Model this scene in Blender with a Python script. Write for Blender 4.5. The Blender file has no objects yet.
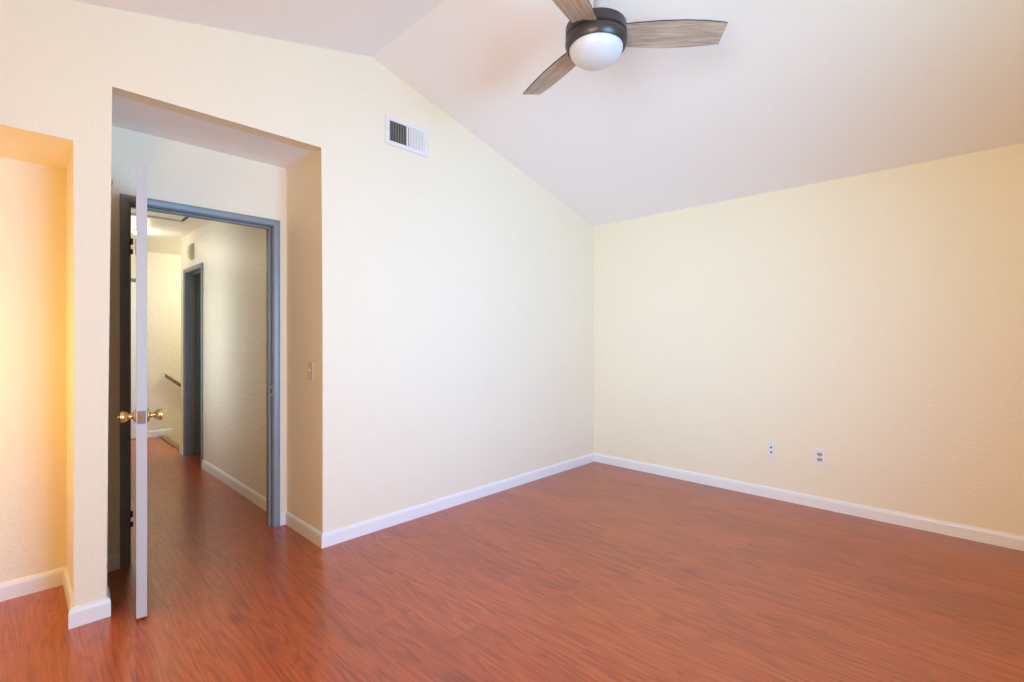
import bpy, bmesh, math
from mathutils import Vector, Matrix

S = bpy.context.scene
COL = S.collection

# ------------------------------------------------------------------ camera
cam_d = bpy.data.cameras.new('camera')
cam = bpy.data.objects.new('camera', cam_d)
COL.objects.link(cam)
S.camera = cam
CAM = Vector((-4.223, -2.874, 1.27))
yaw = math.radians(43.867)
d = Vector((math.cos(yaw), math.sin(yaw), 0))
cam.location = CAM
cam.rotation_euler = d.to_track_quat('-Z', 'Y').to_euler()
cam_d.sensor_width = 36
cam_d.lens = 482.54 / 1024 * 36
cam_d.shift_y = -1.67 / 1024
cam_d.clip_start = 0.02

# ------------------------------------------------------------------ world, exposure
W = bpy.data.worlds.new('sky')
S.world = W
W.use_nodes = True
bg = W.node_tree.nodes['Background']
bg.inputs[0].default_value = (0.75, 0.87, 1.0, 1)
bg.inputs[1].default_value = 0.06
vs = S.view_settings
vs.view_transform = 'Standard'
vs.look = 'None'
vs.gamma = 1
vs.use_curve_mapping = False
vs.exposure = 0.0
try:
    S.cycles.use_denoising = True
    S.cycles.max_bounces = 14
    S.cycles.diffuse_bounces = 10
    S.cycles.sample_clamp_indirect = 8
except Exception:
    pass


def light(name, kind, loc, energy, color, rot=(0, 0, 0), size=None, size_y=None, radius=None):
    l = bpy.data.lights.new(name, kind)
    l.energy = energy
    l.color = color
    if kind == 'AREA':
        l.shape = 'RECTANGLE'
        l.size = size
        l.size_y = size_y
    if radius is not None:
        l.shadow_soft_size = radius
    o = bpy.data.objects.new(name, l)
    COL.objects.link(o)
    o.location = loc
    o.rotation_euler = rot
    return o


# daylight entering by the big window behind the camera, by an added west window
# and by the small window of the hallway
def window_light(name, loc, rgb, rot, sx, sy, spread):
    k = max(rgb)
    o = light(name, 'AREA', loc, 100 * k, tuple(c / k for c in rgb), rot, sx, sy)
    o.data.spread = math.radians(spread)
    return o


R_ = math.radians
window_light('daylight_south', (-2.95, -5.05, 1.35), (0.23, 0.495, 0.71), (R_(90), 0, 0), 1.6, 1.8, 100)
window_light('blue_fill_south', (-2.95, -5.05, 1.35), (0.01, 0.02, 0.28), (R_(90), 0, R_(-15)), 1.6, 1.8, 90)  # extra fill added in the south window to lift the blue
window_light('ceiling_fill_south', (-2.95, -5.0, 0.9), (0.02, 0.09, 0.035), (R_(120), 0, R_(-25)), 1.6, 0.8, 90)  # upward fill added to brighten the ceiling
window_light('corner_fill_west', (-5.45, -2.75, 1.35), (0.083, 0.185, 0.275), (R_(90), 0, R_(-72)), 1.5, 1.8, 60)  # added fill angled towards the far room corner
# added warm fill in the west opening, colour fitted to the room's tint
window_light('warm_fill_west', (-5.155, -2.6, 1.35), (0.53, 0.28, 0.01), (R_(90), 0, R_(-90)), 1.4, 1.8, 180)
hall_day = light('daylight_hall', 'AREA', (-4.02, 2.15, 1.4), 11, (0.90, 0.96, 1.0), (0, math.radians(-90), 0), 1.5, 0.5)
hall_day.data.spread = math.radians(125)

# ------------------------------------------------------------------ materials
def srgb(r, g, b):
    def f(c):
        c /= 255.0
        return c / 12.92 if c <= 0.04045 else ((c + 0.055) / 1.055) ** 2.4
    return (f(r), f(g), f(b), 1)


def mat(name, col, rough=0.6, metal=0.0, bump=None, spec=0.5, var=None, emit=None):
    m = bpy.data.materials.new(name)
    m.use_nodes = True
    nt = m.node_tree
    b = nt.nodes['Principled BSDF']
    b.inputs['Base Color'].default_value = col
    b.inputs['Roughness'].default_value = rough
    b.inputs['Metallic'].default_value = metal
    b.inputs['Specular IOR Level'].default_value = spec
    tc = nt.nodes.new('ShaderNodeTexCoord')
    if bump:
        scale, strength, dist = bump
        n = nt.nodes.new('ShaderNodeTexNoise')
        n.inputs['Scale'].default_value = scale
        n.inputs['Detail'].default_value = 3
        n.inputs['Roughness'].default_value = 0.55
        nt.links.new(tc.outputs['Object'], n.inputs['Vector'])
        bp = nt.nodes.new('ShaderNodeBump')
        bp.inputs['Strength'].default_value = strength
        bp.inputs['Distance'].default_value = dist
        nt.links.new(n.outputs['Fac'], bp.inputs['Height'])
        nt.links.new(bp.outputs['Normal'], b.inputs['Normal'])
    if var:
        n2 = nt.nodes.new('ShaderNodeTexNoise')
        n2.inputs['Scale'].default_value = var[0]
        n2.inputs['Detail'].default_value = 4
        nt.links.new(tc.outputs['Object'], n2.inputs['Vector'])
        mx = nt.nodes.new('ShaderNodeMix')
        mx.data_type = 'RGBA'
        mx.inputs[6].default_value = col
        k = var[1]
        mx.inputs[7].default_value = (col[0] * k, col[1] * k, col[2] * k, 1)
        nt.links.new(n2.outputs['Fac'], mx.inputs[0])
        nt.links.new(mx.outputs[2], b.inputs['Base Color'])
    if emit:
        b.inputs['Emission Color'].default_value = emit[0]
        b.inputs['Emission Strength'].default_value = emit[1]
    return m


M = {}
M['wall'] = mat('cream_wall_paint', (0.87, 0.775, 0.59, 1), 0.55, bump=(60, 0.5, 0.007), spec=0.35, var=(0.9, 0.985))
M['hall_wall'] = mat('hall_eggshell_paint', (0.82, 0.77, 0.63, 1), 0.34, bump=(42, 0.8, 0.012), spec=0.5)
M['ceiling'] = mat('white_ceiling_paint', (0.92, 0.915, 0.92, 1), 0.8, bump=(90, 0.15, 0.003), spec=0.2)
M['hall_ceiling'] = mat('hall_ceiling_paint', (0.80, 0.76, 0.66, 1), 0.4, bump=(70, 0.35, 0.004))
M['trim'] = mat('white_trim_paint', (0.84, 0.83, 0.81, 1), 0.35, var=(3, 0.97))
M['blue'] = mat('blue_grey_trim_paint', srgb(129, 134, 134), 0.38, var=(6, 0.94))
M['door'] = mat('grey_door_paint', srgb(188, 188, 190), 0.38, var=(4, 0.96))
M['brass'] = mat('polished_brass', (0.80, 0.60, 0.31, 1), 0.22, 1.0)
M['latch'] = mat('aged_brass_plate', (0.22, 0.17, 0.14, 1), 0.5, 0.4)
M['hinge'] = mat('dark_bronze_hinge', (0.10, 0.085, 0.075, 1), 0.4, 0.8)
M['bronze'] = mat('dark_bronze_metal', (0.075, 0.062, 0.062, 1), 0.36, 0.6)
M['chrome'] = mat('brushed_steel_rod', (0.6, 0.58, 0.55, 1), 0.3, 1.0)
M['glass'] = mat('frosted_white_glass', (0.66, 0.66, 0.68, 1), 0.25)
M['vent'] = mat('white_register_enamel', (0.80, 0.77, 0.72, 1), 0.4, var=(8, 0.97))
M['dark'] = mat('dark_duct_metal', (0.05, 0.045, 0.045, 1), 0.8)
M['plate'] = mat('white_plastic_plate', (0.80, 0.79, 0.79, 1), 0.3)
M['ivory'] = mat('ivory_plastic', srgb(178, 158, 130), 0.35)
M['switch'] = mat('beige_plastic_plate', srgb(214, 200, 176), 0.35)
M['slot'] = mat('black_slot', (0.03, 0.03, 0.03, 1), 0.7)
M['rail'] = mat('brown_rail_wood', srgb(140, 104, 80), 0.4, var=(14, 0.7))
M['chime'] = mat('aged_ivory_plastic', srgb(205, 192, 160), 0.4)
M['hatch'] = mat('hatch_panel_paint', (0.78, 0.73, 0.62, 1), 0.6)
M['hatch_gap'] = mat('brown_hatch_gap', srgb(92, 70, 45), 0.8)
M['lamp'] = mat('lit_lamp_glass', (0.9, 0.88, 0.8, 1), 0.3, emit=((1.0, 0.93, 0.78, 1), 4))
M['warm_lamp'] = mat('lit_warm_glass', (0.9, 0.8, 0.6, 1), 0.3, emit=((1.0, 0.75, 0.4, 1), 6))
M['frame'] = mat('white_window_vinyl', (0.8, 0.8, 0.8, 1), 0.4)
M['window_glass'] = mat('window_pane', (1, 1, 1, 1), 0.0)
M['window_glass'].node_tree.nodes['Principled BSDF'].inputs['Transmission Weight'].default_value = 1.0
M['nosing'] = mat('tan_stair_nosing', srgb(140, 105, 75), 0.4)
M['carpet'] = mat('beige_stair_carpet', srgb(170, 150, 120), 0.95, bump=(300, 0.5, 0.004))


def floor_material():
    m = bpy.data.materials.new('cherry_laminate_planks')
    m.use_nodes = True
    nt = m.node_tree
    L = nt.links.new
    b = nt.nodes['Principled BSDF']
    tc = nt.nodes.new('ShaderNodeTexCoord')

    def math_(op, a, bb=None, c=None):
        n = nt.nodes.new('ShaderNodeMath')
        n.operation = op
        for i, v in enumerate((a, bb, c)):
            if v is None:
                continue
            if isinstance(v, (int, float)):
                n.inputs[i].default_value = v
            else:
                L(v, n.inputs[i])
        return n.outputs[0]
    sep = nt.nodes.new('ShaderNodeSeparateXYZ')
    L(tc.outputs['Object'], sep.inputs[0])
    x, y = sep.outputs[0], sep.outputs[1]
    PW, PL = 0.195, 1.22
    row = math_('FLOOR', math_('DIVIDE', x, PW))
    wn = nt.nodes.new('ShaderNodeTexWhiteNoise')
    wn.noise_dimensions = '1D'
    L(row, wn.inputs['W'])
    ys = math_('ADD', math_('DIVIDE', y, PL), wn.outputs['Value'])
    pl = math_('FLOOR', ys)
    cmb = nt.nodes.new('ShaderNodeCombineXYZ')
    L(row, cmb.inputs[0]); L(pl, cmb.inputs[1])
    wn2 = nt.nodes.new('ShaderNodeTexWhiteNoise')
    wn2.noise_dimensions = '3D'
    L(cmb.outputs[0], wn2.inputs['Vector'])
    rnd = wn2.outputs['Value']
    # grain coordinates: stretched along y, shifted per plank
    def gvec(sx, sy, off):
        c = nt.nodes.new('ShaderNodeCombineXYZ')
        L(math_('MULTIPLY', x, sx), c.inputs[0])
        L(math_('MULTIPLY', y, sy), c.inputs[1])
        L(math_('MULTIPLY', rnd, off), c.inputs[2])
        return c.outputs[0]
    n1 = nt.nodes.new('ShaderNodeTexNoise')
    L(gvec(6, 0.6, 37), n1.inputs['Vector'])
    n1.inputs['Scale'].default_value = 1.0
    n1.inputs['Detail'].default_value = 2
    n1.inputs['Distortion'].default_value = 0.4
    # cathedral rings: sine of the low noise
    rings = math_('MULTIPLY', n1.outputs['Fac'], 100.0)
    rings = math_('SINE', rings)
    rings = math_('MULTIPLY_ADD', rings, 0.5, 0.5)
    rings = math_('SUBTRACT', 1.0, math_('POWER', rings, 2.5))
    n2 = nt.nodes.new('ShaderNodeTexNoise')
    L(gvec(115, 4.5, 91), n2.inputs['Vector'])
    n2.inputs['Scale'].default_value = 1.0
    n2.inputs['Detail'].default_value = 4
    n2.inputs['Roughness'].default_value = 0.65
    n3 = nt.nodes.new('ShaderNodeTexNoise')
    L(gvec(6, 1.6, 11), n3.inputs['Vector'])
    n3.inputs['Scale'].default_value = 1.2
    n3.inputs['Detail'].default_value = 3
    f = math_('MULTIPLY', rings, 0.17)
    f = math_('MULTIPLY_ADD', n2.outputs['Fac'], 0.88, f)
    f = math_('MULTIPLY_ADD', n3.outputs['Fac'], 0.22, f)
    f = math_('MULTIPLY_ADD', rnd, 0.10, f)
    f = math_('SUBTRACT', f, 0.24)
    cr = nt.nodes.new('ShaderNodeValToRGB')
    e = cr.color_ramp.elements
    e[0].position = 0.10; e[0].color = srgb(112, 50, 32)
    e[1].position = 0.95; e[1].color = srgb(208, 114, 60)
    mid = cr.color_ramp.elements.new(0.5); mid.color = srgb(170, 79, 36)
    L(f, cr.inputs[0])
    # small dark knots
    vk = nt.nodes.new('ShaderNodeTexVoronoi')
    c = nt.nodes.new('ShaderNodeCombineXYZ')
    L(math_('MULTIPLY', x, 2.4), c.inputs[0]); L(math_('MULTIPLY', y, 1.3), c.inputs[1])
    L(c.outputs[0], vk.inputs['Vector'])
    vk.inputs['Scale'].default_value = 1.0
    kn = nt.nodes.new('ShaderNodeMapRange')
    L(vk.outputs['Distance'], kn.inputs[0])
    kn.inputs[1].default_value = 0.02; kn.inputs[2].default_value = 0.10
    kn.inputs[3].default_value = 0.62; kn.inputs[4].default_value = 1.0
    # seams
    fx = math_('FRACT', math_('DIVIDE', x, PW))
    sx_ = math_('GREATER_THAN', math_('ABSOLUTE', math_('SUBTRACT', fx, 0.5)), 0.494)
    fy = math_('FRACT', ys)
    sy_ = math_('GREATER_THAN', math_('ABSOLUTE', math_('SUBTRACT', fy, 0.5)), 0.4988)
    seam = math_('MAXIMUM', sx_, sy_)
    sm = math_('MULTIPLY_ADD', seam, -0.08, 1.0)
    tot = math_('MULTIPLY', sm, kn.outputs[0])
    mul = nt.nodes.new('ShaderNodeMix')
    mul.data_type = 'RGBA'; mul.blend_type = 'MULTIPLY'
    mul.inputs[0].default_value = 1.0
    L(cr.outputs[0], mul.inputs[6])
    cc = nt.nodes.new('ShaderNodeCombineColor')
    for i in range(3):
        L(tot, cc.inputs[i])
    L(cc.outputs[0], mul.inputs[7])
    L(mul.outputs[2], b.inputs['Base Color'])
    b.inputs['Roughness'].default_value = 0.29
    b.inputs['Specular IOR Level'].default_value = 0.6
    b.inputs['Coat Weight'].default_value = 0.3
    b.inputs['Coat Roughness'].default_value = 0.285
    bp = nt.nodes.new('ShaderNodeBump')
    bp.inputs['Strength'].default_value = 0.03
    bp.inputs['Distance'].default_value = 0.0004
    L(math_('SUBTRACT', 1.0, seam), bp.inputs['Height'])
    L(bp.outputs['Normal'], b.inputs['Normal'])
    return m


def blade_material():
    m = bpy.data.materials.new('weathered_oak_blade')
    m.use_nodes = True
    nt = m.node_tree
    L = nt.links.new
    b = nt.nodes['Principled BSDF']
    tc = nt.nodes.new('ShaderNodeTexCoord')
    mp = nt.nodes.new('ShaderNodeMapping')
    mp.inputs['Scale'].default_value = (4, 45, 4)
    L(tc.outputs['Object'], mp.inputs[0])
    n = nt.nodes.new('ShaderNodeTexNoise')
    n.inputs['Scale'].default_value = 1
    n.inputs['Detail'].default_value = 6
    n.inputs['Roughness'].default_value = 0.7
    n.inputs['Distortion'].default_value = 0.5
    L(mp.outputs[0], n.inputs['Vector'])
    cr = nt.nodes.new('ShaderNodeValToRGB')
    e = cr.color_ramp.elements
    e[0].position = 0.3; e[0].color = srgb(140, 122, 108)
    e[1].position = 0.7; e[1].color = srgb(214, 196, 178)
    L(n.outputs['Fac'], cr.inputs[0])
    L(cr.outputs[0], b.inputs['Base Color'])
    b.inputs['Roughness'].default_value = 0.5
    return m


M['floor'] = floor_material()
M['blade'] = blade_material()

# ------------------------------------------------------------------ mesh helpers
def obj(name, bm, material, parent=None, smooth=False, bevel=None, loc=None):
    me = bpy.data.meshes.new(name)
    bmesh.ops.recalc_face_normals(bm, faces=bm.faces)
    bm.to_mesh(me)
    bm.free()
    mats = material if isinstance(material, (list, tuple)) else [material]
    for m in mats:
        me.materials.append(m)
    if smooth:
        for p in me.polygons:
            p.use_smooth = True
    o = bpy.data.objects.new(name, me)
    COL.objects.link(o)
    if parent:
        o.parent = parent
    if loc is not None:
        o.location = loc
    if bevel:
        md = o.modifiers.new('bevel', 'BEVEL')
        md.width = bevel
        md.segments = 2
        md.limit_method = 'ANGLE'
        md.angle_limit = math.radians(40)
    if smooth:
        try:
            me.set_sharp_from_angle(angle=math.radians(40))
        except Exception:
            pass
    return o


def struct(name, bm, m, parent=None, **k):
    o = obj(name, bm, m, parent, **k)
    if not parent:
        o['kind'] = 'structure'
    return o


def thing(name, label, cat, loc=(0, 0, 0), rot=(0, 0, 0), group=None):
    o = bpy.data.objects.new(name, None)
    COL.objects.link(o)
    o.location = loc
    o.rotation_euler = rot
    o.empty_display_size = 0.1
    o['label'] = label
    o['category'] = cat
    if group:
        o['group'] = group
    return o


def box(bm, a, b, mat_i=0):
    x0, y0, z0 = a
    x1, y1, z1 = b
    v = [bm.verts.new(p) for p in ((x0, y0, z0), (x1, y0, z0), (x1, y1, z0), (x0, y1, z0),
                                   (x0, y0, z1), (x1, y0, z1), (x1, y1, z1), (x0, y1, z1))]
    fs = []
    for f in ((0, 1, 2, 3), (4, 5, 6, 7), (0, 1, 5, 4), (1, 2, 6, 5), (2, 3, 7, 6), (3, 0, 4, 7)):
        fa = bm.faces.new([v[i] for i in f])
        fa.material_index = mat_i
        fs.append(fa)
    return v


def B(*boxes):
    bm = bmesh.new()
    for a, b in boxes:
        box(bm, a, b)
    return bm


def prism(bm, pts, fn0, fn1):
    """outline pts mapped by fn0 / fn1 to the two caps"""
    a = [bm.verts.new(fn0(p)) for p in pts]
    b = [bm.verts.new(fn1(p)) for p in pts]
    bm.faces.new(a)
    bm.faces.new(list(reversed(b)))
    n = len(pts)
    for i in range(n):
        bm.faces.new((a[i], a[(i + 1) % n], b[(i + 1) % n], b[i]))
    return a, b


def lathe(bm, prof, seg=40, mtx=None, close=True):
    """prof: list of (r, z), revolved about z"""
    rings = []
    for r, z in prof:
        if r < 1e-6:
            v = bm.verts.new((0, 0, z))
            rings.append([v])
        else:
            rings.append([bm.verts.new((r * math.cos(2 * math.pi * k / seg), r * math.sin(2 * math.pi * k / seg), z)) for k in range(seg)])
    for i in range(len(rings) - 1):
        A, C = rings[i], rings[i + 1]
        for k in range(seg):
            k2 = (k + 1) % seg
            if len(A) == 1 and len(C) == 1:
                continue
            if len(A) == 1:
                bm.faces.new((A[0], C[k], C[k2]))
            elif len(C) == 1:
                bm.faces.new((A[k], A[k2], C[0]))
            else:
                bm.faces.new((A[k], A[k2], C[k2], C[k]))
    if close:
        for ring in (rings[0], rings[-1]):
            if len(ring) > 2:
                bm.faces.new(ring)
    if mtx is not None:
        bmesh.ops.transform(bm, matrix=mtx, verts=[v for r in rings for v in r])
    return bm


# ------------------------------------------------------------------ dimensions (metres)
H = 2.45                      # east eave
RX, RZ = -2.567, 3.134        # ridge
XW = -5.13                    # west wall
YS = -4.75                    # south wall (behind the camera)
HW = RZ - (RX - XW) * 0.2533
SE = (RZ - H) / -RX
SWl = 0.2533
T = 0.115
XR = -2.90                    # recess / hall east side
XP = -3.905                   # recess west side
XN = -4.02                    # niche east side
YB = 0.554                    # recess back wall
YN = 0.541                    # niche back wall
ZN = 2.157                    # niche head
ZR = 2.446                    # recess head
YF = 4.83                     # far hall wall
XH = -3.86                    # hall west wall
HC = 2.40                     # hall ceiling
JX0, JX1, JZ = -3.757, -2.992, 2.035   # bedroom door opening (between jambs)
DY0, DY1, DZ = 2.672, 3.305, 1.985     # hall side door opening
YE = 3.524                    # end of hall east wall
XS = -2.845                   # edge of the stairwell

# ------------------------------------------------------------------ floor
bm = bmesh.new()
pts = [(XW - T, YS - T), (T, YS - T), (T, YE - 0.0), (XS, YE), (XS, YF + T), (XW - T, YF + T)]
prism(bm, pts, lambda p: (p[0], p[1], 0), lambda p: (p[0], p[1], -0.22))
struct('floor', bm, M['floor'])

# ------------------------------------------------------------------ bedroom walls
bm = bmesh.new()
out = [(0, 0), (0, H), (RX, RZ), (XW, HW), (XW, 0), (-5.0, 0), (-5.0, ZN), (XN, ZN), (XN, 0), (XP, 0), (XP, ZR), (XR, ZR), (XR, 0)]
# the old pier is a little out of plumb: its front corners sit slightly west at the floor
LEAN = {(XN, 0): -0.012, (XP, 0): -0.009}
a, b_ = prism(bm, out, lambda p: (p[0] + LEAN.get(p, 0), 0, p[1]), lambda p: (p[0], T, p[1]))
bm.edges.ensure_lookup_table()
front = set(a)
edges = []
for e in bm.edges:
    if e.verts[0] in front and e.verts[1] in front:
        idx = sorted((a.index(e.verts[0]), a.index(e.verts[1])))
        if tuple(idx) in ((5, 6), (6, 7), (7, 8), (9, 10), (10, 11), (11, 12)):
            edges.append(e)
bmesh.ops.bevel(bm, geom=edges, offset=0.009, segments=3, affect='EDGES', profile=0.5)
struct('wall_north', bm, M['wall'])
struct('wall_east', B(((0, YS - T, 0), (T, T, H + 0.03))), M['wall'])
# unseen west wall with an added light opening, south wall with the large window
VY0, VY1, VZ0, VZ1 = -3.38, -1.82, 0.40, 2.30
struct('wall_west', B(((XW - T, YS - T, 0), (XW, VY0, HW + 0.02)), ((XW - T, VY1, 0), (XW, YN + T, HW + 0.02)),
                      ((XW - T, VY0, 0), (XW, VY1, VZ0)), ((XW - T, VY0, VZ1), (XW, VY1, HW + 0.02))), M['wall'])
WX0, WX1, WZ0, WZ1 = -3.78, -2.08, 0.40, 2.30
bm = bmesh.new()
y0, y1 = YS - T, YS
for q in ([(XW, 0), (WX0, 0), (WX0, HW + (WX0 - XW) * SWl), (XW, HW)],
          [(WX1, 0), (0, 0), (0, H), (WX1, H - WX1 * SE)],
          [(WX0, 0), (WX1, 0), (WX1, WZ0), (WX0, WZ0)],
          [(WX0, WZ1), (WX1, WZ1), (WX1, H - WX1 * SE), (RX, RZ), (WX0, HW + (WX0 - XW) * SWl)]):
    prism(bm, q, lambda p: (p[0], y0, p[1]), lambda p: (p[0], y1, p[1]))
struct('wall_south', bm, M['wall'])
# vaulted ceiling, two slopes meeting at the ridge
bm = bmesh.new()
cz = [(T, H - T * SE), (RX, RZ), (XW - T, HW - T * SWl), (XW - T, HW + 0.12), (RX, RZ + 0.14), (T, H + 0.12)]
prism(bm, cz, lambda p: (p[0], YS - T, p[1]), lambda p: (p[0], T, p[1]))
struct('ceiling', bm, M['ceiling'])

# window in the south wall (behind the camera)
def window(name, x0, x1, z0, z1, y, axis='y', n=2):
    f = 0.05
    def P(a, c, z):
        return (a, c, z) if axis == 'y' else (c, a, z)
    bm = bmesh.new()
    def bx(a0, a1, c0, c1, z0_, z1_):
        p, q = P(a0, c0, z0_), P(a1, c1, z1_)
        box(bm, tuple(min(i, j) for i, j in zip(p, q)), tuple(max(i, j) for i, j in zip(p, q)))
    bx(x0, x0 + f, y, y + 0.07, z0, z1)
    bx(x1 - f, x1, y, y + 0.07, z0, z1)
    bx(x0 + f, x1 - f, y, y + 0.07, z0, z0 + f)
    bx(x0 + f, x1 - f, y, y + 0.07, z1 - f, z1)
    for i in range(1, n):
        xm = x0 + (x1 - x0) * i / n
        bx(xm - 0.03, xm + 0.03, y + 0.01, y + 0.06, z0 + f, z1 - f)
    w = struct(name, bm, M['frame'])
    bm = bmesh.new()
    bx(x0 + f, x1 - f, y + 0.033, y + 0.037, z0 + f, z1 - f)
    # pane kept thin and clear
    pm = M.get('pane')
    if pm is None:
        pm = bpy.data.materials.new('clear_pane')
        pm.use_nodes = True
        nt = pm.node_tree
        nt.nodes.remove(nt.nodes['Principled BSDF'])
        tr = nt.nodes.new('ShaderNodeBsdfTransparent')
        gl = nt.nodes.new('ShaderNodeBsdfGlossy')
        gl.inputs['Roughness'].default_value = 0.02
        mx = nt.nodes.new('ShaderNodeMixShader')
        mx.inputs[0].default_value = 0.06
        nt.links.new(tr.outputs[0], mx.inputs[1])
        nt.links.new(gl.outputs[0], mx.inputs[2])
        nt.links.new(mx.outputs[0], nt.nodes['Material Output'].inputs[0])
        M['pane'] = pm
    obj('pane', bm, pm, w)
    return w


window('window_1', WX0, WX1, WZ0, WZ1, YS - 0.10)
window('added_west_window', VY0, VY1, VZ0, VZ1, XW - 0.105, axis='x', n=2)  # unseen window, added as the opening for the west fills

# ------------------------------------------------------------------ niche (closet) at the left
struct('wall_niche', B(((XW, YN, 0), (XN, YN + T, ZN + 0.2)),
                       ((XN, T, 0), (XP, YB + T, ZR + 0.12)),
                       ((XW, T, 0), (-5.0, YN, ZN + 0.2))), M['wall'])
struct('ceiling_niche', B(((-5.0, T, ZN), (XN, YN, ZN + 0.1))), M['wall'])

# ------------------------------------------------------------------ recess in front of the door
struct('ceiling_recess', B(((XP, T, ZR), (XR, YB, ZR + 0.1))), M['ceiling'])
struct('wall_recess', B(((XP, YB, 0), (JX0 - 0.018, YB + T, ZR + 0.1)),
                        ((JX1 + 0.018, YB, 0), (XR, YB + T, ZR + 0.1)),
                        ((JX0 - 0.018, YB, JZ + 0.018), (JX1 + 0.018, YB + T, ZR + 0.1))), M['wall'])
# east side of the recess
struct('wall_recess_east', B(((XR, T, 0), (XR + 0.12, YB + T, ZR + 0.1))), M['wall'])

# ------------------------------------------------------------------ hallway
y0 = YB + T
struct('wall_hall_east', B(((XR, y0, 0), (XR + 0.12, DY0 - 0.018, HC)),
                           ((XR, DY0 - 0.018, DZ + 0.018), (XR + 0.12, DY1 + 0.018, HC)),
                           ((XR, DY1 + 0.018, 0), (XR + 0.12, YE, HC))), M['hall_wall'])
HWY0, HWY1, HWZ0, HWZ1 = 1.9, 2.6, 0.6, 2.15
struct('wall_hall_west', B(((XH - T, y0, 0), (XH, HWY0, HC)), ((XH - T, HWY1, 0), (XH, YF, HC)),
                           ((XH - T, HWY0, 0), (XH, HWY1, HWZ0)), ((XH - T, HWY0, HWZ1), (XH, HWY1, HC))), M['hall_wall'])
window('window_2', HWY0, HWY1, HWZ0, HWZ1, XH - 0.09, axis='x', n=2)
FX0, FX1, FZ = -3.76, -3.045, 2.0      # far door opening
struct('wall_hall_north', B(((XH - T, YF, 0), (FX0, YF + T, HC)),
                            ((FX1, YF, -2.4), (T, YF + T, HC)),
                            ((FX0, YF, FZ), (FX1, YF + T, HC))), M['hall_wall'])
struct('ceiling_hall', B(((XH - T, y0, HC), (T, YF + T, HC + 0.1))), M['hall_ceiling'])
# side room behind the hall door, and the stairwell
struct('wall_stairwell', B(((XR + 0.12, YE - T, -2.4), (T, YE, HC)), ((0, YE, -2.4), (T, YF, HC))), M['hall_wall'])
struct('wall_side_room', B(((-0.9, y0, 0), (-0.8, YE - T, HC)), ((XR + 0.12, 1.7, 0), (-0.9, 1.8, HC))), M['hall_wall'])
bm = bmesh.new()
rise, run = 0.185, 0.235
n = 12
prof = [(XS, -0.22)]
prof = [(XS, 0 - rise)]
x = XS
z = -rise
for i in range(n - 1):
    x += run
    prof.append((x, z))
    z -= rise
    prof.append((x, z))
prof.append((0, z))
prof.append((0, z - 0.3))
prof.append((XS, z - 0.3))
prism(bm, prof, lambda p: (p[0], YE + 0.002, p[1]), lambda p: (p[0], YF - 0.002, p[1]))
struct('stair_flight', bm, M['carpet'])
struct('trim_stair_nosing', B(((XS - 0.035, YE + 0.0, 0), (XS + 0.022, YF, 0.012))), M['nosing'], bevel=0.004)


# ------------------------------------------------------------------ baseboards
BP = [(0, 0), (0.013, 0), (0.013, 0.066), (0.010, 0.078), (0.004, 0.086), (0, 0.088)]


def base_path(pts, names):
    """runs along the walls; the room lies to the right of the walking direction; one mesh per wall"""
    P = [Vector(p) for p in pts]
    N = []
    for i in range(len(P) - 1):
        dd = (P[i + 1] - P[i]).normalized()
        N.append(Vector((dd.y, -dd.x)))
    for i in range(len(P) - 1):
        if not names[i]:
            continue
        ends = []
        for j in (i, i + 1):
            if 0 < j < len(P) - 1:
                n1, n2 = N[j - 1], N[j]
                mvec = (n1 + n2) / (1 + n1.dot(n2))
            else:
                mvec = N[i]
            ends.append((P[j], mvec))
        bm = bmesh.new()
        prism(bm, BP, lambda q: (ends[0][0].x + ends[0][1].x * q[0], ends[0][0].y + ends[0][1].y * q[0], q[1]),
              lambda q: (ends[1][0].x + ends[1][1].x * q[0], ends[1][0].y + ends[1][1].y * q[0], q[1]))
        struct(names[i], bm, M['trim'])


CW = 0.044                    # casing width
base_path([(-5.0, YN), (XN, YN), (XN, T), (XN - 0.012, 0), (XP - 0.009, 0), (XP, T), (XP, YB), (JX0 - CW, YB)],
          ['baseboard_niche_north', 'baseboard_niche_east', 'baseboard_pier_west', 'baseboard_pier', 'baseboard_pier_east', 'baseboard_recess_west', 'baseboard_recess_north'])
base_path([(JX1 + CW, YB), (XR, YB), (XR, 0), (0, 0), (0, YS), (XW, YS), (XW, 0), (-5.0, 0), (-5.0, YN)],
          ['baseboard_recess_corner', 'baseboard_recess_east', 'baseboard_north', 'baseboard_east', 'baseboard_south',
           'baseboard_west', 'baseboard_north_west', 'baseboard_niche_west'])
base_path([(XR, DY0 - CW), (XR, y0)], ['baseboard_hall_east'])
base_path([(XS - 0.02, YE), (XR, YE), (XR, DY1 + CW)], ['baseboard_hall_end', 'baseboard_hall_east_end'])
base_path([(XH, y0), (XH, YF)], ['baseboard_hall_west'])
base_path([(FX1 + CW, YF), (-2.725, YF)], ['baseboard_hall_north'])

# ------------------------------------------------------------------ door casings and jambs
CP = [(0.003, 0), (0.003, 0.010), (0.009, 0.013), (0.030, 0.017), (0.040, 0.017), (0.044, 0.011), (0.044, 0)]


def casing(bm, a0, a1, zt, fn):
    """fn(a, v, z): a along the wall, v out of the wall"""
    st = []
    for k in range(4):
        ring = []
        for u, v in CP:
            if k == 0:
                q = (a0 - u, v, 0)
            elif k == 1:
                q = (a0 - u, v, zt + u)
            elif k == 2:
                q = (a1 + u, v, zt + u)
            else:
                q = (a1 + u, v, 0)
            ring.append(bm.verts.new(fn(*q)))
        st.append(ring)
    n = len(CP)
    for k in range(3):
        for i in range(n):
            bm.faces.new((st[k][i], st[k][(i + 1) % n], st[k + 1][(i + 1) % n], st[k + 1][i]))
    bm.faces.new(st[0])
    bm.faces.new(st[3])


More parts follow.
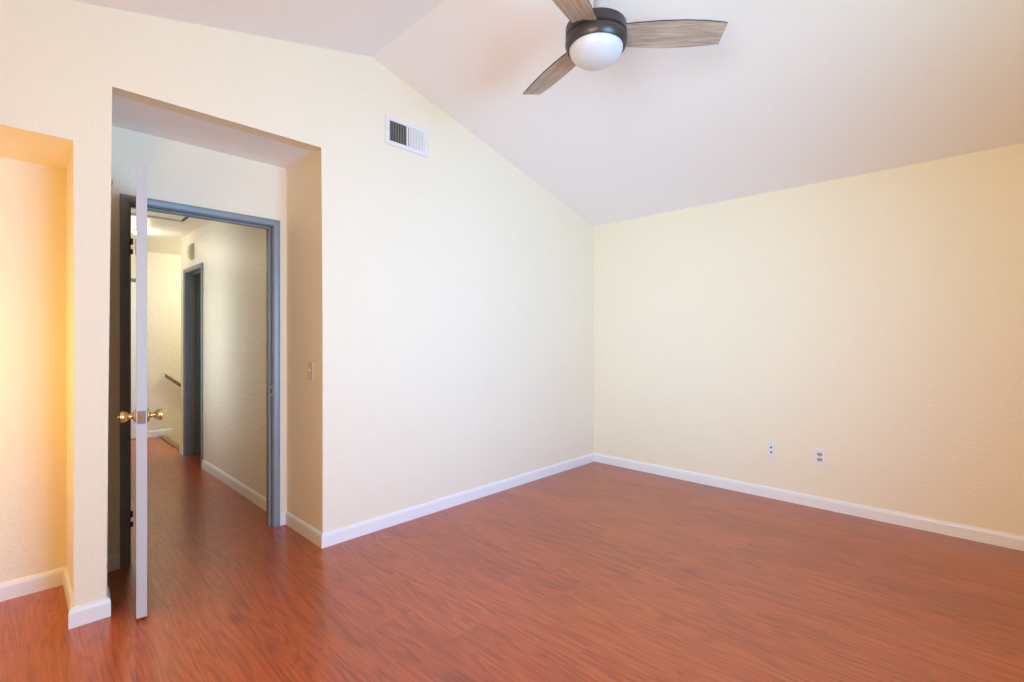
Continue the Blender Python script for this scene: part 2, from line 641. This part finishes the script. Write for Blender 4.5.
def jamb(bm, a0, a1, zt, fn, depth, stop0, stop1, t=0.018, s=0.011):
    def bx(p, q):
        P = [fn(*p), fn(*q)]
        box(bm, tuple(min(i, j) for i, j in zip(*P)), tuple(max(i, j) for i, j in zip(*P)))
    bx((a0 - t, -depth, 0), (a0, 0, zt + t))
    bx((a1, -depth, 0), (a1 + t, 0, zt + t))
    bx((a0, -depth, zt), (a1, 0, zt + t))
    bx((a0, -stop1, 0), (a0 + s, -stop0, zt))
    bx((a1 - s, -stop1, 0), (a1, -stop0, zt))
    bx((a0 + s, -stop1, zt - s), (a1 - s, -stop0, zt))


bm = bmesh.new()
fS = lambda a, v, z: (a, YB - v, z)
casing(bm, JX0, JX1, JZ, fS)
jamb(bm, JX0, JX1, JZ, fS, T, 0.038, 0.075)
fN = lambda a, v, z: (a, YB + T + v, z)
casing(bm, JX0, JX1, JZ, fN)
frame1 = struct('trim_1', bm, M['blue'])
frame1['label'] = 'blue-grey painted door frame around the bedroom doorway'
# strike plate on the east jamb
bm = B(((JX1 - 0.0015, YB + 0.004, 0.885), (JX1, YB + 0.034, 0.955)))
sp = obj('strike_plate', bm, M['brass'], frame1)
obj('strike_hole', B(((JX1 - 0.0022, YB + 0.012, 0.905), (JX1 - 0.0012, YB + 0.026, 0.935))), M['slot'], sp)

bm = bmesh.new()
fE = lambda a, v, z: (XR - v, a, z)
casing(bm, DY0, DY1, DZ, fE)
jamb(bm, DY0, DY1, DZ, fE, 0.12, 0.05, 0.085)
struct('trim_2', bm, M['blue'])
bm = bmesh.new()
fF = lambda a, v, z: (a, YF - v, z)
casing(bm, FX0, FX1, FZ, fF)
jamb(bm, FX0, FX1, FZ, fF, T, 0.045, 0.08)
struct('trim_3', bm, M['blue'])
# closed white door in the far wall of the hall (seen only through the crack of the bedroom door)
struct('door_3', B(((FX0 + 0.003, YF + 0.005, 0.008), (FX1 - 0.003, YF + 0.04, FZ - 0.003))), M['trim'])
# leaf of the hall side door, opened into the dark side room
struct('door_2', B(((XR + 0.125, DY1 - 0.04, 0.01), (XR + 0.125 + 0.62, DY1 - 0.006, DZ - 0.004))), M['blue'])

# ------------------------------------------------------------------ the open bedroom door
hg = Vector((-3.722, 0.528))
lt = Vector((-3.830, -0.150))
ddir = (lt - hg).normalized()
DL = 0.690
dt = 0.040
Z0, Z1 = 0.012, 2.058
# local frame: x along the leaf from hinge to latch, y towards the hall-facing side
ang = math.atan2(ddir.y, ddir.x)
door = None
bm = B(((0, 0, Z0), (DL, dt, Z1)))
door = struct('door_1', bm, M['door'], bevel=0.0015)
door.location = (hg.x, hg.y, 0)
door.rotation_euler = (0, 0, ang)
door['label'] = 'pale grey hollow-core bedroom door standing open, seen edge-on'


def knob(side):
    # profile along the spindle: rosette, neck, tulip shaped grip
    prof = [(0.0, 0.0), (0.031, 0.0), (0.033, 0.003), (0.030, 0.008), (0.018, 0.012), (0.0125, 0.017), (0.0115, 0.026),
            (0.014, 0.031), (0.019, 0.037), (0.0235, 0.045), (0.0265, 0.055), (0.0275, 0.063), (0.0265, 0.067), (0.021, 0.068),
            (0.0195, 0.066), (0.012, 0.0665), (0.0, 0.067)]
    bm = bmesh.new()
    lathe(bm, prof, 32)
    k = obj('door_knob', bm, M['brass'], door, smooth=True)
    k.rotation_euler = (math.radians(90 if side < 0 else -90), 0, 0)
    k.location = (DL - 0.060, 0 if side < 0 else dt, 0.918)
    k.scale = (1, 1, 0.84)
    return k


k1 = knob(-1)
k2 = knob(1)
bm = bmesh.new()
lathe(bm, [(0, 0), (0.005, 0), (0.005, 0.010), (0.003, 0.012), (0, 0.012)], 16)
pb = obj('lock_button', bm, M['brass'], k1, smooth=True)
pb.location = (0, 0, 0.067)
lp = obj('latch_plate', B(((DL, 0.005, 0.888), (DL + 0.0015, dt - 0.005, 0.946))), M['latch'], door)
lp['label'] = 'brown metal latch plate on the door edge'
bm = bmesh.new()
pr = [(0.0, 0.010), (0.009, 0.010), (0.0, 0.026)]
prism(bm, [(DL + 0.001, 0.011), (DL + 0.010, 0.011), (DL + 0.002, 0.025)], lambda p: (p[0], p[1], 0.909), lambda p: (p[0], p[1], 0.925))
obj('latch_bolt', bm, M['brass'], lp)
for hz in (1.79, 0.265):
    bm = bmesh.new()
    # leaf on the door edge, leaf on the jamb, barrel of knuckles at the pin
    box(bm, (-0.0015, 0.002, hz - 0.044), (0.0, dt - 0.004, hz + 0.044))
    hh = obj('hinge', bm, M['hinge'], door)
    bm = bmesh.new()
    for kz in range(5):
        lathe(bm, [(0, 0), (0.0065, 0), (0.0065, 0.0165), (0, 0.0165)], 14,
              Matrix.Translation((-0.008, -0.006, hz - 0.043 + kz * 0.0175)))
    obj('knuckle', bm, M['hinge'], hh, smooth=True)
    # jamb leaf belongs to the frame
    bm = B(((JX0, YB + 0.002, hz - 0.044), (JX0 + 0.002, YB + 0.034, hz + 0.044)),
           ((JX0 - 0.001, YB - 0.024, hz - 0.044), (JX0 + 0.012, YB - 0.019, hz - 0.016)),
           ((JX0 - 0.001, YB - 0.024, hz + 0.010), (JX0 + 0.012, YB - 0.019, hz + 0.044)))
    obj('hinge_leaf', bm, M['hinge'], frame1)

# ------------------------------------------------------------------ ceiling fan
FC = Vector((-2.270, -1.556, 0))
PH = 5.4437
fan = thing('ceiling_fan', 'dark bronze ceiling fan with three grey oak blades and a white globe', 'ceiling fan', (FC.x, FC.y, 2.738))
FS = 0.924
fan.scale = (FS, FS, FS)
fan.rotation_euler = Matrix.Rotation(math.radians(-0.7), 4, Vector((0.95, -0.31, 0))).to_euler()
ceil_z = 2.85 + (RZ - (FC.x - RX) * SE - 2.738) / FS
bm = bmesh.new()
lathe(bm, [(0, 2.887), (0.120, 2.887), (0.150, 2.886), (0.157, 2.880), (0.157, 2.836), (0.150, 2.830), (0, 2.830)], 56, Matrix.Translation((0, 0, -2.85)))
obj('motor_housing', bm, M['bronze'], fan, smooth=True)
bm = bmesh.new()
lathe(bm, [(0, 2.830), (0.146, 2.830), (0.150, 2.822), (0.158, 2.818), (0.159, 2.800), (0.154, 2.778), (0.146, 2.768), (0.140, 2.768), (0.136, 2.776), (0, 2.776)], 56, Matrix.Translation((0, 0, -2.85)))
obj('light_ring', bm, M['bronze'], fan, smooth=True)
bm = bmesh.new()
prof = []
for i in range(13):
    t = math.pi / 2 * i / 12
    prof.append((0.139 * math.cos(t), 2.776 - 0.090 * math.sin(t)))
prof = [(0.0, 2.778), (0.136, 2.778)] + prof[:-1] + [(0, 2.686)]
lathe(bm, prof, 56, Matrix.Translation((0, 0, -2.85)))
obj('globe', bm, M['glass'], fan, smooth=True)
bm = bmesh.new()
lathe(bm, [(0, 2.880), (0.040, 2.880), (0.038, 2.890), (0.026, 2.898), (0.024, 2.920), (0, 2.920)], 32, Matrix.Translation((0, 0, -2.85)))
obj('coupling', bm, M['bronze'], fan, smooth=True)
bm = bmesh.new()
lathe(bm, [(0, 2.92), (0.0125, 2.92), (0.0125, ceil_z - 0.02), (0, ceil_z - 0.02)], 24, Matrix.Translation((0, 0, -2.85)))
obj('downrod', bm, M['chrome'], fan, smooth=True)
bm = bmesh.new()
lathe(bm, [(0, -0.065), (0.022, -0.065), (0.040, -0.055), (0.062, -0.030), (0.068, -0.008), (0.068, 0.0), (0, 0.0)], 40)
slope_rot = Matrix.Rotation(math.atan(SE), 4, 'Y')
bmesh.ops.transform(bm, matrix=Matrix.Translation((0, 0, ceil_z - 2.85)) @ slope_rot, verts=bm.verts)
obj('canopy', bm, M['bronze'], fan, smooth=True)
# blade outline: root at x=.10, tip slanted at x=.67
outl_hi = [(0.11, 0.060), (0.20, 0.068), (0.32, 0.074), (0.44, 0.074), (0.55, 0.068), (0.63, 0.058), (0.654, 0.052)]
outl_lo = [(0.655, -0.062), (0.60, -0.067), (0.50, -0.074), (0.38, -0.077), (0.26, -0.072), (0.16, -0.062), (0.11, -0.055)]
for k in range(3):
    bm = bmesh.new()
    pts = [(x, -y * 1.11) for x, y in outl_hi + outl_lo]
    prism(bm, pts, lambda p: (p[0], p[1], 0.0035), lambda p: (p[0], p[1], -0.0035))
    for f in bm.faces:
        if abs(f.normal.z) < 0.5:
            f.material_index = 1
    bm.normal_update()
    for f in bm.faces:
        f.material_index = 0 if abs(f.normal.z) > 0.5 else 1
    bl = obj('blade', bm, [M['blade'], M['bronze']], fan)
    bl.rotation_euler = (math.radians(-13), 0, PH + k * 2 * math.pi / 3)
    bl.rotation_mode = 'XYZ'
    bl.location = (0, 0, -0.010)
    bm = bmesh.new()
    box(bm, (0.08, -0.035, 0.0036), (0.21, 0.035, 0.0085))
    obj('blade_bracket', bm, M['bronze'], bl, bevel=0.003)

# ------------------------------------------------------------------ wall register
vent = thing('air_vent', 'white metal air register high on the wall, left of the fan', 'air vent', (-2.2965, 0, 2.69))
vw, vh = 0.175, 0.098
bm = bmesh.new()
def vbox(bm, x0, x1, y0, y1, z0, z1):
    box(bm, (x0, y0, z0), (x1, y1, z1))
iw, ih = 0.142, 0.068
vbox(bm, -vw, -iw, -0.010, -0.0005, -vh, vh)
vbox(bm, iw, vw, -0.010, -0.0005, -vh, vh)
vbox(bm, -iw, iw, -0.010, -0.0005, ih, vh)
vbox(bm, -iw, iw, -0.010, -0.0005, -vh, -ih)
obj('frame', bm, M['vent'], vent, bevel=0.003)
obj('divider', B(((-0.006, -0.010, -ih), (0.006, -0.0005, ih))), M['vent'], vent)
obj('duct', B(((-iw, -0.0015, -ih), (iw, -0.0004, ih))), M['dark'], vent)
for half in (-1, 1):
    for i in range(10):
        cx = half * (0.013 + (iw - 0.012) * (i + 0.45) / 10)
        bm = bmesh.new()
        a_ = math.radians(62 if half < 0 else -8)
        w2 = 0.0052 if half < 0 else 0.0050
        ca, sa = math.cos(a_), math.sin(a_)
        pts = [(-w2, -0.0005), (w2, -0.0005), (w2, 0.0005), (-w2, 0.0005)]
        q = [(cx + px * ca - py * sa, -0.0062 + px * sa + py * ca) for px, py in pts]
        prism(bm, q, lambda p: (p[0], p[1], -ih), lambda p: (p[0], p[1], ih))
        obj('louver', bm, M['vent'], vent)
for sx in (-1, 1):
    bm = bmesh.new()
    lathe(bm, [(0, 0), (0.004, 0), (0.003, 0.002), (0, 0.0025)], 14, Matrix.Translation((sx * 0.159, -0.010, 0)) @ Matrix.Rotation(math.radians(90), 4, 'X'))
    obj('screw', bm, M['chrome'], vent)

# ------------------------------------------------------------------ wall plates on the east wall
def plate(name, label, cat, y, z, kind, half=(0.036, 0.057)):
    t = thing(name, label, cat, (0, y, z), (0, 0, 0))
    hw, hh = half
    obj('cover_plate', B(((-0.006, -hw, -hh), (-0.0003, hw, hh))), M['plate'], t, bevel=0.003)
    for s in (1, -1):
        bm = bmesh.new()
        if kind == 'duplex':
            pts = []
            for i in range(20):
                an = 2 * math.pi * i / 20
                pts.append((0.0175 * math.cos(an), max(-0.0125, min(0.0125, 0.0175 * math.sin(an)))))
            prism(bm, pts, lambda p: (-0.0085, p[0], p[1] + s * 0.0195), lambda p: (-0.0055, p[0], p[1] + s * 0.0195))
            r = obj('receptacle', bm, M['ivory'], t)
            obj('slot', B(((-0.0090, -0.008, s * 0.0195 - 0.003), (-0.0083, -0.006, s * 0.0195 + 0.005)),
                          ((-0.0090, 0.006, s * 0.0195 - 0.003), (-0.0083, 0.008, s * 0.0195 + 0.005))), M['slot'], r)
        else:
            lathe(bm, [(0, 0), (0.0075, 0), (0.0065, 0.004), (0.004, 0.004), (0, 0.003)], 20,
                  Matrix.Translation((-0.006, 0, s * 0.019)) @ Matrix.Rotation(math.radians(-90), 4, 'Y'))
            obj('jack', bm, M['slot'], t)
    if kind == 'duplex':
        bm = bmesh.new()
        lathe(bm, [(0, 0), (0.003, 0), (0.002, 0.0015), (0, 0.0015)], 12, Matrix.Translation((-0.006, 0, 0)) @ Matrix.Rotation(math.radians(-90), 4, 'Y'))
        obj('screw', bm, M['chrome'], t)
    return t


plate('jack_plate', 'white wall plate with two small dark jacks, nearer the corner', 'wall plate', -1.694, 0.387, 'jack', (0.034, 0.057))
plate('power_outlet', 'white power outlet with two tan receptacles, farther from the corner', 'outlet', -2.028, 0.386, 'duplex', (0.038, 0.057))

# switch on the recess side wall (faces west)
sw = thing('light_switch', 'beige toggle light switch on the side wall of the doorway recess', 'light switch', (XR, 0.165, 1.07))
obj('cover_plate', B(((-0.006, -0.036, -0.057), (-0.0003, 0.036, 0.057))), M['switch'], sw, bevel=0.003)
tg = obj('toggle', B(((-0.016, -0.004, -0.004), (-0.006, 0.004, 0.012))), M['switch'], sw, bevel=0.0015)
for s in (1, -1):
    bm = bmesh.new()
    lathe(bm, [(0, 0), (0.003, 0), (0.002, 0.0015), (0, 0.0015)], 12, Matrix.Translation((-0.006, 0, s * 0.03)) @ Matrix.Rotation(math.radians(-90), 4, 'Y'))
    obj('screw', bm, M['hinge'], sw)

# round sensor beside the door frame
sn = thing('wall_sensor', 'small round beige sensor on the wall left of the door frame', 'sensor', (-3.862, YB, 2.132))
bm = bmesh.new()
lathe(bm, [(0, 0.0003), (0.032, 0.0003), (0.032, 0.012), (0.026, 0.020), (0.012, 0.023), (0, 0.023)], 28, Matrix.Rotation(math.radians(90), 4, 'X'))
obj('case', bm, M['chime'], sn, smooth=True)
bm = bmesh.new()
lathe(bm, [(0, 0.020), (0.008, 0.020), (0.006, 0.026), (0, 0.026)], 14, Matrix.Translation((0.008, 0, -0.018)) @ Matrix.Rotation(math.radians(90), 4, 'X'))
obj('button', bm, M['rail'], sn, smooth=True)

# ------------------------------------------------------------------ things in the hallway
# door chime above the side door
ch = thing('door_chime', 'ivory door chime on the hallway wall above the side door', 'door chime', (XR, 3.03, 2.185))
bm = bmesh.new()
pts = [(0, -0.10), (-0.022, -0.10), (-0.036, -0.06), (-0.042, 0), (-0.036, 0.06), (-0.022, 0.10), (0, 0.10)]
prism(bm, pts, lambda p: (p[0], -0.05, p[1] * 0.75), lambda p: (p[0], 0.05, p[1] * 0.75))
obj('chime_cover', bm, M['chime'], ch, bevel=0.003)
obj('mounting_plate', B(((-0.008, -0.058, -0.085), (-0.0003, 0.058, 0.085))), M['chime'], ch, bevel=0.002)

# attic hatch
ht = thing('attic_hatch', 'framed attic hatch in the hallway ceiling just beyond the door', 'attic hatch', (-3.345, 2.10, HC))
hx, hy = 0.27, 0.47
bm = bmesh.new()
w_ = 0.045
box(bm, (-hx - w_, -hy - w_, -0.016), (-hx, hy + w_, -0.0003))
box(bm, (hx, -hy - w_, -0.016), (hx + w_, hy + w_, -0.0003))
box(bm, (-hx, -hy - w_, -0.016), (hx, -hy, -0.0003))
box(bm, (-hx, hy, -0.016), (hx, hy + w_, -0.0003))
obj('hatch_frame', bm, M['hatch'], ht, bevel=0.002)
obj('hatch_panel', B(((-hx + 0.03, -hy + 0.03, -0.006), (hx - 0.03, hy - 0.03, -0.002))), M['hatch'], ht)
obj('hatch_gap', B(((-hx, -hy, -0.0018), (hx, hy, -0.0004))), M['hatch_gap'], ht)

# ceiling lamp in the hall
hl = thing('hall_ceiling_lamp', 'small lit round lamp on the hallway ceiling, behind the top of the open door', 'ceiling lamp', (-3.29, 3.36, HC))
bm = bmesh.new()
lathe(bm, [(0, -0.0003), (0.062, -0.0003), (0.062, -0.015), (0.055, -0.020), (0, -0.020)], 36)
obj('lamp_base', bm, M['brass'], hl, smooth=True)
bm = bmesh.new()
prof = [(0, -0.02)] + [(0.055 * math.cos(t * math.pi / 16), -0.02 - 0.045 * math.sin(t * math.pi / 16)) for t in range(8)] + [(0, -0.065)]
lathe(bm, prof, 36)
obj('lamp_globe', bm, M['lamp'], hl, smooth=True)
light('hall_lamp_light', 'POINT', (-3.29, 3.36, HC - 0.16), 4, (1.0, 0.96, 0.84), radius=0.06)
light('stair_fill_light', 'POINT', (-1.9, 4.15, HC - 0.22), 36, (1.0, 0.97, 0.86), radius=0.07)  # added to brighten the far landing

# unseen lamp added over the stairwell to brighten the far hall wall
sl_ = thing('added_stair_lamp', 'unseen lit round lamp added on the ceiling above the stairs', 'ceiling lamp', (-1.9, 4.15, HC))
bm = bmesh.new()
lathe(bm, [(0, -0.0003), (0.13, -0.0003), (0.13, -0.02), (0.12, -0.025), (0, -0.025)], 36)
obj('lamp_base', bm, M['brass'], sl_, smooth=True)
bm = bmesh.new()
prof = [(0, -0.025)] + [(0.12 * math.cos(t * math.pi / 16), -0.025 - 0.07 * math.sin(t * math.pi / 16)) for t in range(8)] + [(0, -0.095)]
lathe(bm, prof, 36)
obj('lamp_globe', bm, M['lamp'], sl_, smooth=True)

# warm lamp in the closet niche, out of frame to the left
nl = thing('closet_lamp', 'small warm bulb hanging on a cord in the yellow-lit niche', 'pendant lamp', (-4.80, 0.26, ZN))
bm = bmesh.new()
lathe(bm, [(0, -0.0003), (0.05, -0.0003), (0.05, -0.012), (0, -0.022)], 28)
obj('ceiling_rose', bm, M['trim'], nl, smooth=True)
bm = bmesh.new()
lathe(bm, [(0, -0.02), (0.004, -0.02), (0.004, -0.76), (0.016, -0.77), (0.016, -0.82), (0, -0.82)], 16)
obj('cord', bm, M['trim'], nl, smooth=True)
bm = bmesh.new()
lathe(bm, [(0, -0.82), (0.014, -0.82)] + [(0.032 * math.sin(t * math.pi / 12) + 0.002, -0.867 + 0.035 * math.cos(t * math.pi / 12)) for t in range(2, 12)] + [(0, -0.902)], 24)
obj('bulb', bm, M['warm_lamp'], nl, smooth=True)
light('closet_lamp_light', 'POINT', (-4.80, 0.26, ZN - 0.98), 9, (1.0, 0.66, 0.15), radius=0.06)

# handrail down the stairs
hr = thing('handrail', 'brown wooden handrail sloping down the stairwell wall', 'handrail', (-2.83, YF, 0))
bm = bmesh.new()
sl = (0.66 - 0.802) / (-2.664 + 2.813)
x0, z0 = -2.815, 0.80
L_ = 2.0
x1, z1 = x0 + L_, z0 + sl * 0.88 * L_
rr = [(-0.022, -0.026), (0.022, -0.026), (0.026, 0.0), (0.018, 0.022), (-0.018, 0.022), (-0.026, 0.0)]
prism(bm, rr, lambda p: (x0 + 2.83, -0.065 + p[0], z0 + p[1]), lambda p: (x1 + 2.83, -0.065 + p[0], z1 + p[1]))
obj('rail', bm, M['rail'], hr)
for t in (0.15, 0.5, 0.85):
    bx_, bz_ = x0 + 2.83 + L_ * t, z0 + (z1 - z0) * t
    bm = B(((bx_ - 0.012, -0.068, bz_ - 0.06), (bx_ + 0.012, -0.0005, bz_ - 0.045)), ((bx_ - 0.012, -0.068, bz_ - 0.06), (bx_ + 0.012, -0.056, bz_ - 0.020)))
    obj('bracket', bm, M['hinge'], hr)
